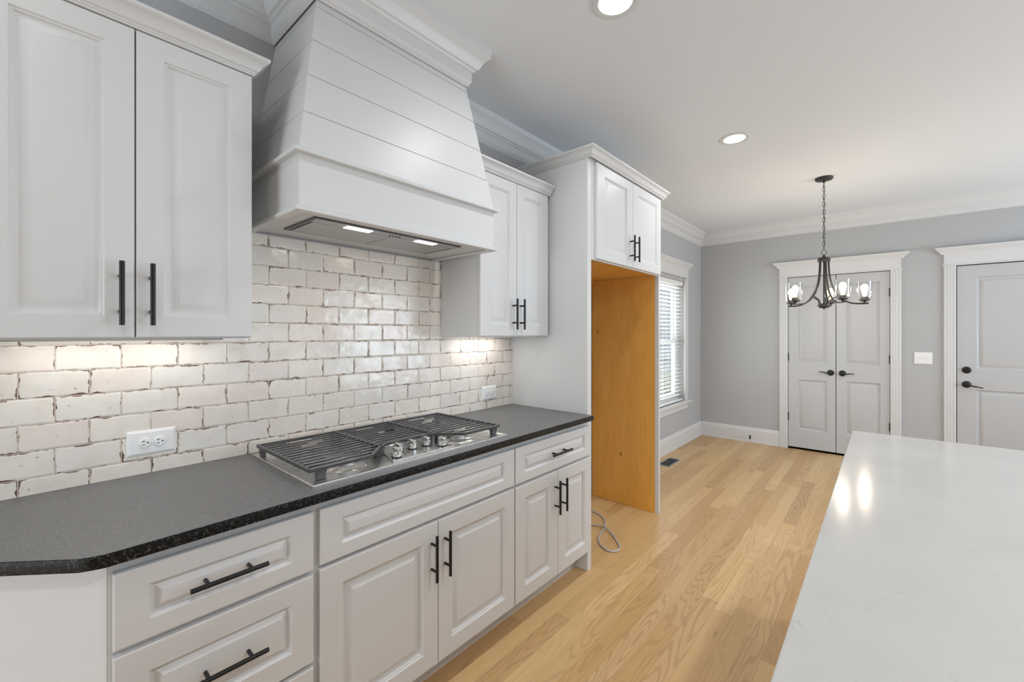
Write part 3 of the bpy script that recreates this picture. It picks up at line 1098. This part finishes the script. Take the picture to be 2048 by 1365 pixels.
def bar(m, p, q, w, z0=GZ0, z1=GZ1):
    p, q = Vector(p), Vector(q)
    d = q - p
    a = math.atan2(d.y, d.x)
    mt = Matrix.Translation(((p.x + q.x) / 2, (p.y + q.y) / 2, (z0 + z1) / 2)) @ Matrix.Rotation(a, 4, 'Z')
    m.obox(mt, d.length, w, z1 - z0, 0.0012, 1)


def inside_span(poly, y):
    xs = []
    n = len(poly)
    for i in range(n):
        (xa, ya), (xb, yb) = poly[i], poly[(i + 1) % n]
        if (ya - y) * (yb - y) < 0:
            xs.append(xa + (xb - xa) * (y - ya) / (yb - ya))
    return min(xs), max(xs)


def grate(poly, feet, nb):
    m = MB()
    n = len(poly)
    for i in range(n):
        p, q = Vector(poly[i]), Vector(poly[(i + 1) % n])
        d = (q - p).normalized() * 0.004
        bar(m, p - d, q + d, 0.0095)
    g = m.build('grate', 'iron', ck)
    m = MB()
    ys = [p[1] for p in poly]
    y0, y1 = max(ys), min(ys)
    for k in range(1, nb):
        y = y0 + (y1 - y0) * k / nb
        a, b_ = inside_span(poly, y)
        cuts = []
        for bx, by, br in burners:
            if a < bx < b_ and abs(by - y) < 0.030:
                sft = 0.02 * (1 if k % 2 else -1)
                cuts.append((bx - br * 0.75 + sft, bx + br * 0.75 + sft))
        if k == 1:
            cuts = [(a + (b_ - a) * 0.30, a + (b_ - a) * 0.62)]
        pos = a
        for c0, c1 in cuts:
            bar(m, (pos, y), (c0, y), 0.0058, GZ0 + 0.0045, GZ1 - 0.0005)
            pos = c1
        bar(m, (pos, y), (b_, y), 0.0058, GZ0 + 0.0045, GZ1 - 0.0005)
    m.build('bars', 'iron', g)
    for fx, fy, sx, sy in feet:
        m = MB()
        lo = [m.v((fx + i * sx * 0.42, fy + j * sy * 0.42, tz + 0.001)) for i, j in ((-1, -1), (1, -1), (1, 1), (-1, 1))]
        hi = [m.v((fx + i * sx * 0.5, fy + j * sy * 0.5, GZ0 + 0.002)) for i, j in ((-1, -1), (1, -1), (1, 1), (-1, 1))]
        m.f(list(reversed(lo)))
        m.f(hi)
        for i in range(4):
            j = (i + 1) % 4
            m.f([lo[i], lo[j], hi[j], hi[i]])
        m.build('foot', 'iron', g, 0)


GY0, GY1 = -0.091, -0.537
grate([(0.588, GY0), (0.588, GY1), (0.800, GY1), (0.888, -0.452), (0.888, GY0)], [(0.625, GY1 + 0.006, 0.032, 0.020), (0.600, GY0 - 0.012, 0.018, 0.030), (0.880, -0.440, 0.020, 0.036), (0.876, GY0 - 0.012, 0.018, 0.03)], 13)
grate([(0.893, GY0), (0.893, -0.452), (0.922, -0.432), (1.125, -0.432), (1.153, -0.450), (1.153, GY0)], [(0.900, -0.435, 0.016, 0.036), (1.144, -0.435, 0.018, 0.034), (0.904, GY0 - 0.012, 0.018, 0.03), (1.142, GY0 - 0.012, 0.018, 0.03)], 11)
grate([(1.158, GY0), (1.158, -0.452), (1.240, GY1), (1.455, GY1), (1.455, GY0)], [(1.425, GY1 + 0.006, 0.030, 0.020), (1.443, GY0 - 0.012, 0.018, 0.030), (1.166, -0.440, 0.018, 0.036), (1.170, GY0 - 0.012, 0.018, 0.03)], 13)
for kx, ky in ((0.917, -0.519), (0.957, -0.468), (1.024, -0.466), (1.092, -0.468), (1.132, -0.521)):
    kz = tz + 0.004
    k_ = MB().lathe([(0, 0.004), (0.0185, 0.004), (0.0190, 0.006), (0.0190, 0.018), (0.0175, 0.020), (0, 0.0205)], Matrix.Translation((kx, ky, kz)), 32)
    k_ = k_.build('control_knob', 'chrome', ck)
    MB().lathe([(0, 0), (0.0195, 0), (0.0195, 0.0035), (0, 0.0045)], Matrix.Translation((kx, ky, kz)), 28).build('knob_base', 'slot', k_)
    MB().obox(Matrix.Translation((kx, ky, kz + 0.027)) @ Matrix.Rotation(math.radians(4), 4, 'Z'), 0.0145, 0.037, 0.016, 0.004, 2).build('knob_grip', 'chrome', k_)
    MB().obox(Matrix.Translation((kx, ky - 0.0189, kz + 0.029)), 0.0022, 0.0008, 0.008).build('pointer', 'slot', k_, 0)
MB().lathe([(0, 0), (0.008, 0), (0.008, 0.0005), (0, 0.0006)], Matrix.Translation((1.027, -0.545, tz + 0.004)), 20, 1.0, 0.55).build('badge', 'hframe', ck)

# ------------------------------------------------------------------ island
isl = thing('kitchen_island', (1.4, -2.4, 0), 'kitchen island with a large white quartz top in the right foreground', 'island')
MB().box(0.30, 2.655, -1.773, -3.15, 0.884, 0.914, 0.003).build('quartz_top', 'quartz', isl)
MB().box(0.36, 2.60, -1.815, -2.80, 0.105, 0.884).build('island_base', 'cab', isl, 0)
MB().box(0.40, 2.56, -1.87, -2.76, 0, 0.105).build('toe_kick', 'cab', isl, 0)
for i in range(4):
    x0 = 0.37 + i * 0.558
    m = MB().panel(lambda u, v, w: (x0 + 0.552 - u, -1.815 - 0.0195 + 0.02 + w, 0.125 + v), 0.548, 0.745, 0.019, [(0.065, 0.065, 0.483, 0.68)], PB)
    m.build('door', 'cab', isl)

# ------------------------------------------------------------------ ceiling lights


def can(x, y, label):
    t = thing('recessed_light', (x, y, CEIL), label, 'ceiling light', 'recessed ceiling lights')
    MB().lathe([(0.068, -0.004), (0.075, -0.006), (0.090, -0.005), (0.096, -0.002), (0.096, -0.0003), (0.068, -0.0003)], Matrix.Translation((x, y, CEIL)), 48, ring=True).build('trim_ring', 'trim', t)
    MB().lathe([(0, -0.0035), (0.070, -0.0035), (0.070, -0.0008), (0, -0.0008)], Matrix.Translation((x, y, CEIL)), 40).build('lens', 'lens', t)
    area('can_lamp', (x, y, CEIL - 0.009), (0, 0, 0), 0.13, 0.13, CAN_W, (0.985, 0.99, 1.0), 'DISK', 2.8)


can(1.585, -1.065, 'lit round recessed light at the top edge, in front of the range hood')
can(3.245, -1.108, 'lit round recessed light beyond the refrigerator surround, nearer the chandelier')

# ------------------------------------------------------------------ chandelier
CX, CY = 4.581, -1.496
ch = thing('chandelier', (CX, CY, 1.60), 'dark bronze five-light chandelier with clear glass shades hanging on a chain', 'chandelier')
T0 = Matrix.Translation((CX, CY, 0))
MB().lathe([(0, 2.714), (0.025, 2.714), (0.050, 2.717), (0.062, 2.721), (0.065, 2.727), (0.065, 2.7395), (0, 2.7395)], T0, 40).build('canopy', 'bronze', ch)
m = MB()
m.lathe([(0, 2.695), (0.006, 2.695), (0.008, 2.70), (0.008, 2.717), (0, 2.717)], T0, 14)
zc = 2.690
k = 0
while zc > 2.135:
    pts = []
    for i in range(16):
        a = 2 * PI * i / 16
        dx, dz = 0.0080 * math.cos(a), 0.021 * math.sin(a)
        if abs(math.sin(a)) < 0.75:
            dx = math.copysign(0.0080, math.cos(a))
        pts.append((CX + (dx if k % 2 == 0 else dx * 0.25), CY + (dx * 0.2 if k % 2 == 0 else dx), zc - 0.012 + dz))
    m.tube(pts, 0.0021, 6, closed=True)
    zc -= 0.034
    k += 1
m.tube([(CX + 0.004 * math.cos(i * 1.1), CY + 0.004 * math.sin(i * 1.1), 2.70 - i * 0.0195) for i in range(31)], 0.0016, 6)
m.build('chain', 'bronze', ch)
ARM0 = math.radians(4.9)            # bearing of the chandelier's first axis
fw = Vector((math.cos(ARM0), math.sin(ARM0), 0))
rt = Vector((math.sin(ARM0), -math.cos(ARM0), 0))
cc = Vector((CX, CY, 0))
m = MB()
m.tube([(CX + 0.0215 * math.cos(2 * PI * i / 24) * 0.66, CY - 0.0215 * math.cos(2 * PI * i / 24) * 0.75, 2.090 + 0.0215 * math.sin(2 * PI * i / 24)) for i in range(24)], 0.0024, 8, closed=True)
m.build('hanging_ring', 'bronze', ch)
MB().lathe([(0, 2.012), (0.044, 2.012), (0.046, 2.016), (0.046, 2.036), (0.042, 2.039), (0.042, 2.043), (0.034, 2.046), (0.014, 2.050), (0.010, 2.060), (0.007, 2.068), (0, 2.070)], T0, 36).build('top_hub', 'bronze', ch)
m = MB().lathe([(0, 1.595), (0.007, 1.596), (0.009, 1.604), (0.034, 1.607), (0.036, 1.610), (0.036, 1.614), (0.044, 1.616), (0.046, 1.620), (0.046, 1.640), (0.042, 1.644), (0.014, 1.647), (0, 1.648)], T0, 36)
m.build('bottom_hub', 'bronze', ch)
MB().lathe([(0, 1.645), (0.0065, 1.645), (0.0065, 2.014), (0, 2.014)], T0, 14).build('stem', 'bronze', ch)
for deg in (-64, 8, 80, 152, 224):
    a = math.radians(deg)
    d = rt * math.cos(a) + fw * math.sin(a)

    def P(r, z):
        q = cc + d * r
        return (q.x, q.y, z)
    R = 0.278
    arm = MB()
    arm.tube(spline([P(0.033, 2.014), P(0.036, 1.93), P(0.047, 1.84), P(0.074, 1.755), P(0.118, 1.690), P(0.170, 1.652), P(0.226, 1.638), P(R + 0.026, 1.638)], 6), 0.0068, 8, flat=0.75)
    arm.tube(spline([P(0.038, 1.642), P(0.048, 1.676), P(0.068, 1.690), P(0.092, 1.706), P(0.107, 1.704)], 5), 0.0052, 8)
    arm = arm.build('arm', 'bronze', ch)
    q = cc + d * R
    TQ = Matrix.Translation((q.x, q.y, 0))
    MB().lathe([(0, 1.640), (0.007, 1.640), (0.007, 1.650), (0.026, 1.652), (0.028, 1.655), (0.010, 1.657), (0.010, 1.660), (0.034, 1.661), (0.036, 1.666), (0.036, 1.672), (0.026, 1.675), (0.024, 1.694), (0, 1.694)], TQ, 28).build('socket_cup', 'bronze', arm)
    MB().lathe([(0.0330, 1.6725), (0.042, 1.675), (0.047, 1.681), (0.0500, 1.72), (0.0545, 1.820), (0.0530, 1.820), (0.0485, 1.722), (0.0455, 1.684), (0.041, 1.678), (0.0330, 1.6755)], TQ, 40, ring=True).build('glass_shade', 'shade', arm)
    MB().lathe([(0, 1.694), (0.013, 1.694), (0.014, 1.712), (0.018, 1.728), (0.023, 1.748), (0.0255, 1.765), (0.0235, 1.782), (0.016, 1.795), (0.008, 1.800), (0, 1.801)], TQ, 24).build('bulb', 'bulb', arm)
    pl = bpy.data.lights.new('bulb_lamp', 'POINT')
    pl.energy = BULB_W
    pl.color = (1.0, 0.88, 0.74)
    pl.shadow_soft_size = 0.016
    po = bpy.data.objects.new('bulb_lamp', pl)
    po.location = (q.x, q.y, 1.765)
    C.objects.link(po)

# ------------------------------------------------------------------ small things on the far wall and floor
sw = thing('light_switch', (XF, -2.196, 1.13), 'white two-toggle switch plate on the grey wall between the two doors', 'light switch')
x0, y0, z0 = far(2.126, 1.070, 0.0003)
x1, y1, z1 = far(2.262, 1.190, 0.0075)
MB().box(x0, x1, y0, y1, z0, z1, 0.003).build('cover_plate', 'plastic', sw)
for u in (2.171, 2.217):
    p = far(u, 1.130, 0.011)
    MB().obox(Matrix.Translation(p) @ Matrix.Rotation(math.radians(-28), 4, 'Y'), 0.016, 0.010, 0.007, 0.0015).build('toggle', 'plastic', sw)
bo = thing('electrical_outlet', (XF - 0.015, -0.492, 0.080), 'white outlet let into the far baseboard, left of the double doors', 'outlet')
x0, y0, z0 = far(0.432, 0.046, 0.0152)
x1, y1, z1 = far(0.552, 0.120, 0.0205)
MB().box(x0, x1, y0, y1, z0, z1, 0.0022).build('cover_plate', 'trim', bo)
for u in (0.473, 0.511):
    MB().lathe([(0, 0), (0.016, 0), (0.016, 0.002), (0, 0.0025)], axis(far(u, 0.083, 0.0205), (-1, 0, 0)), 24).build('receptacle', 'trim', bo)
ds = thing('door_stop', (XF - 0.016, -0.615, 0.062), 'small black door stop sticking out of the far baseboard', 'door stop')
m = MB().lathe([(0, 0), (0.012, 0), (0.012, 0.004), (0.006, 0.008), (0.005, 0.055), (0, 0.055)], axis(far(0.607, 0.077, 0.0151), (-1, -0.15, -0.25)), 16)
m.build('stem', 'black', ds)
p = Vector(far(0.607, 0.077, 0.0151)) + Vector((-1, -0.15, -0.25)).normalized() * 0.054
MB().lathe([(0, 0), (0.011, 0), (0.012, 0.004), (0.011, 0.012), (0, 0.014)], axis(p, (-1, -0.15, -0.25)), 16).build('tip', 'slot', ds)

rg_ = thing('floor_register', (4.54, -0.155, 0), 'grey metal floor vent by the window wall', 'floor vent')
m = MB()
rx0, rx1, ry0, ry1 = 4.385, 4.715, -0.088, -0.222
for q in ((rx0, rx1, ry0, ry0 - 0.016), (rx0, rx1, ry1 + 0.016, ry1), (rx0, rx0 + 0.018, ry0 - 0.016, ry1 + 0.016), (rx1 - 0.018, rx1, ry0 - 0.016, ry1 + 0.016)):
    m.box(q[0], q[1], q[2], q[3], 0.0002, 0.006, 0.0015)
m.build('frame', 'vent', rg_)
MB().box(rx0 + 0.012, rx1 - 0.012, ry0 - 0.012, ry1 + 0.012, 0.0002, 0.0012).build('backing', 'dark', rg_, 0)
m = MB()
n_ = 22
for i in range(n_):
    x = rx0 + 0.018 + (rx1 - rx0 - 0.036) * (i + 0.5) / n_
    m.box(x - 0.0032, x + 0.0032, ry0 - 0.015, ry1 + 0.015, 0.0014, 0.0050)
m.box((rx0 + rx1) / 2 - 0.005, (rx0 + rx1) / 2 + 0.005, ry0 - 0.015, ry1 + 0.015, 0.0012, 0.0055)
m.build('louvers', simple('register_louver', (0.07, 0.075, 0.08), 0.5, 0.3), rg_, 0)

hose = [(2.90, -0.012, 0.30), (2.91, -0.025, 0.10), (2.93, -0.07, 0.012), (2.905, -0.17, 0.0065), (2.875, -0.275, 0.0065), (2.79, -0.357, 0.0065), (2.69, -0.400, 0.0065), (2.615, -0.420, 0.0065), (2.545, -0.442, 0.0065), (2.483, -0.488, 0.0065), (2.445, -0.545, 0.0065),
        (2.450, -0.598, 0.0065), (2.497, -0.616, 0.0065), (2.553, -0.588, 0.0065), (2.635, -0.508, 0.008), (2.682, -0.443, 0.016), (2.697, -0.402, 0.0200), (2.700, -0.360, 0.015), (2.690, -0.310, 0.009), (2.665, -0.22, 0.0065), (2.63, -0.12, 0.0065), (2.60, -0.06, 0.0065)]
m = MB().tube(spline(hose, 8), 0.0062, 12)
tag(m.build('water_hose', 'hose'), 'grey braided water hose looped on the floor of the refrigerator bay', 'hose')
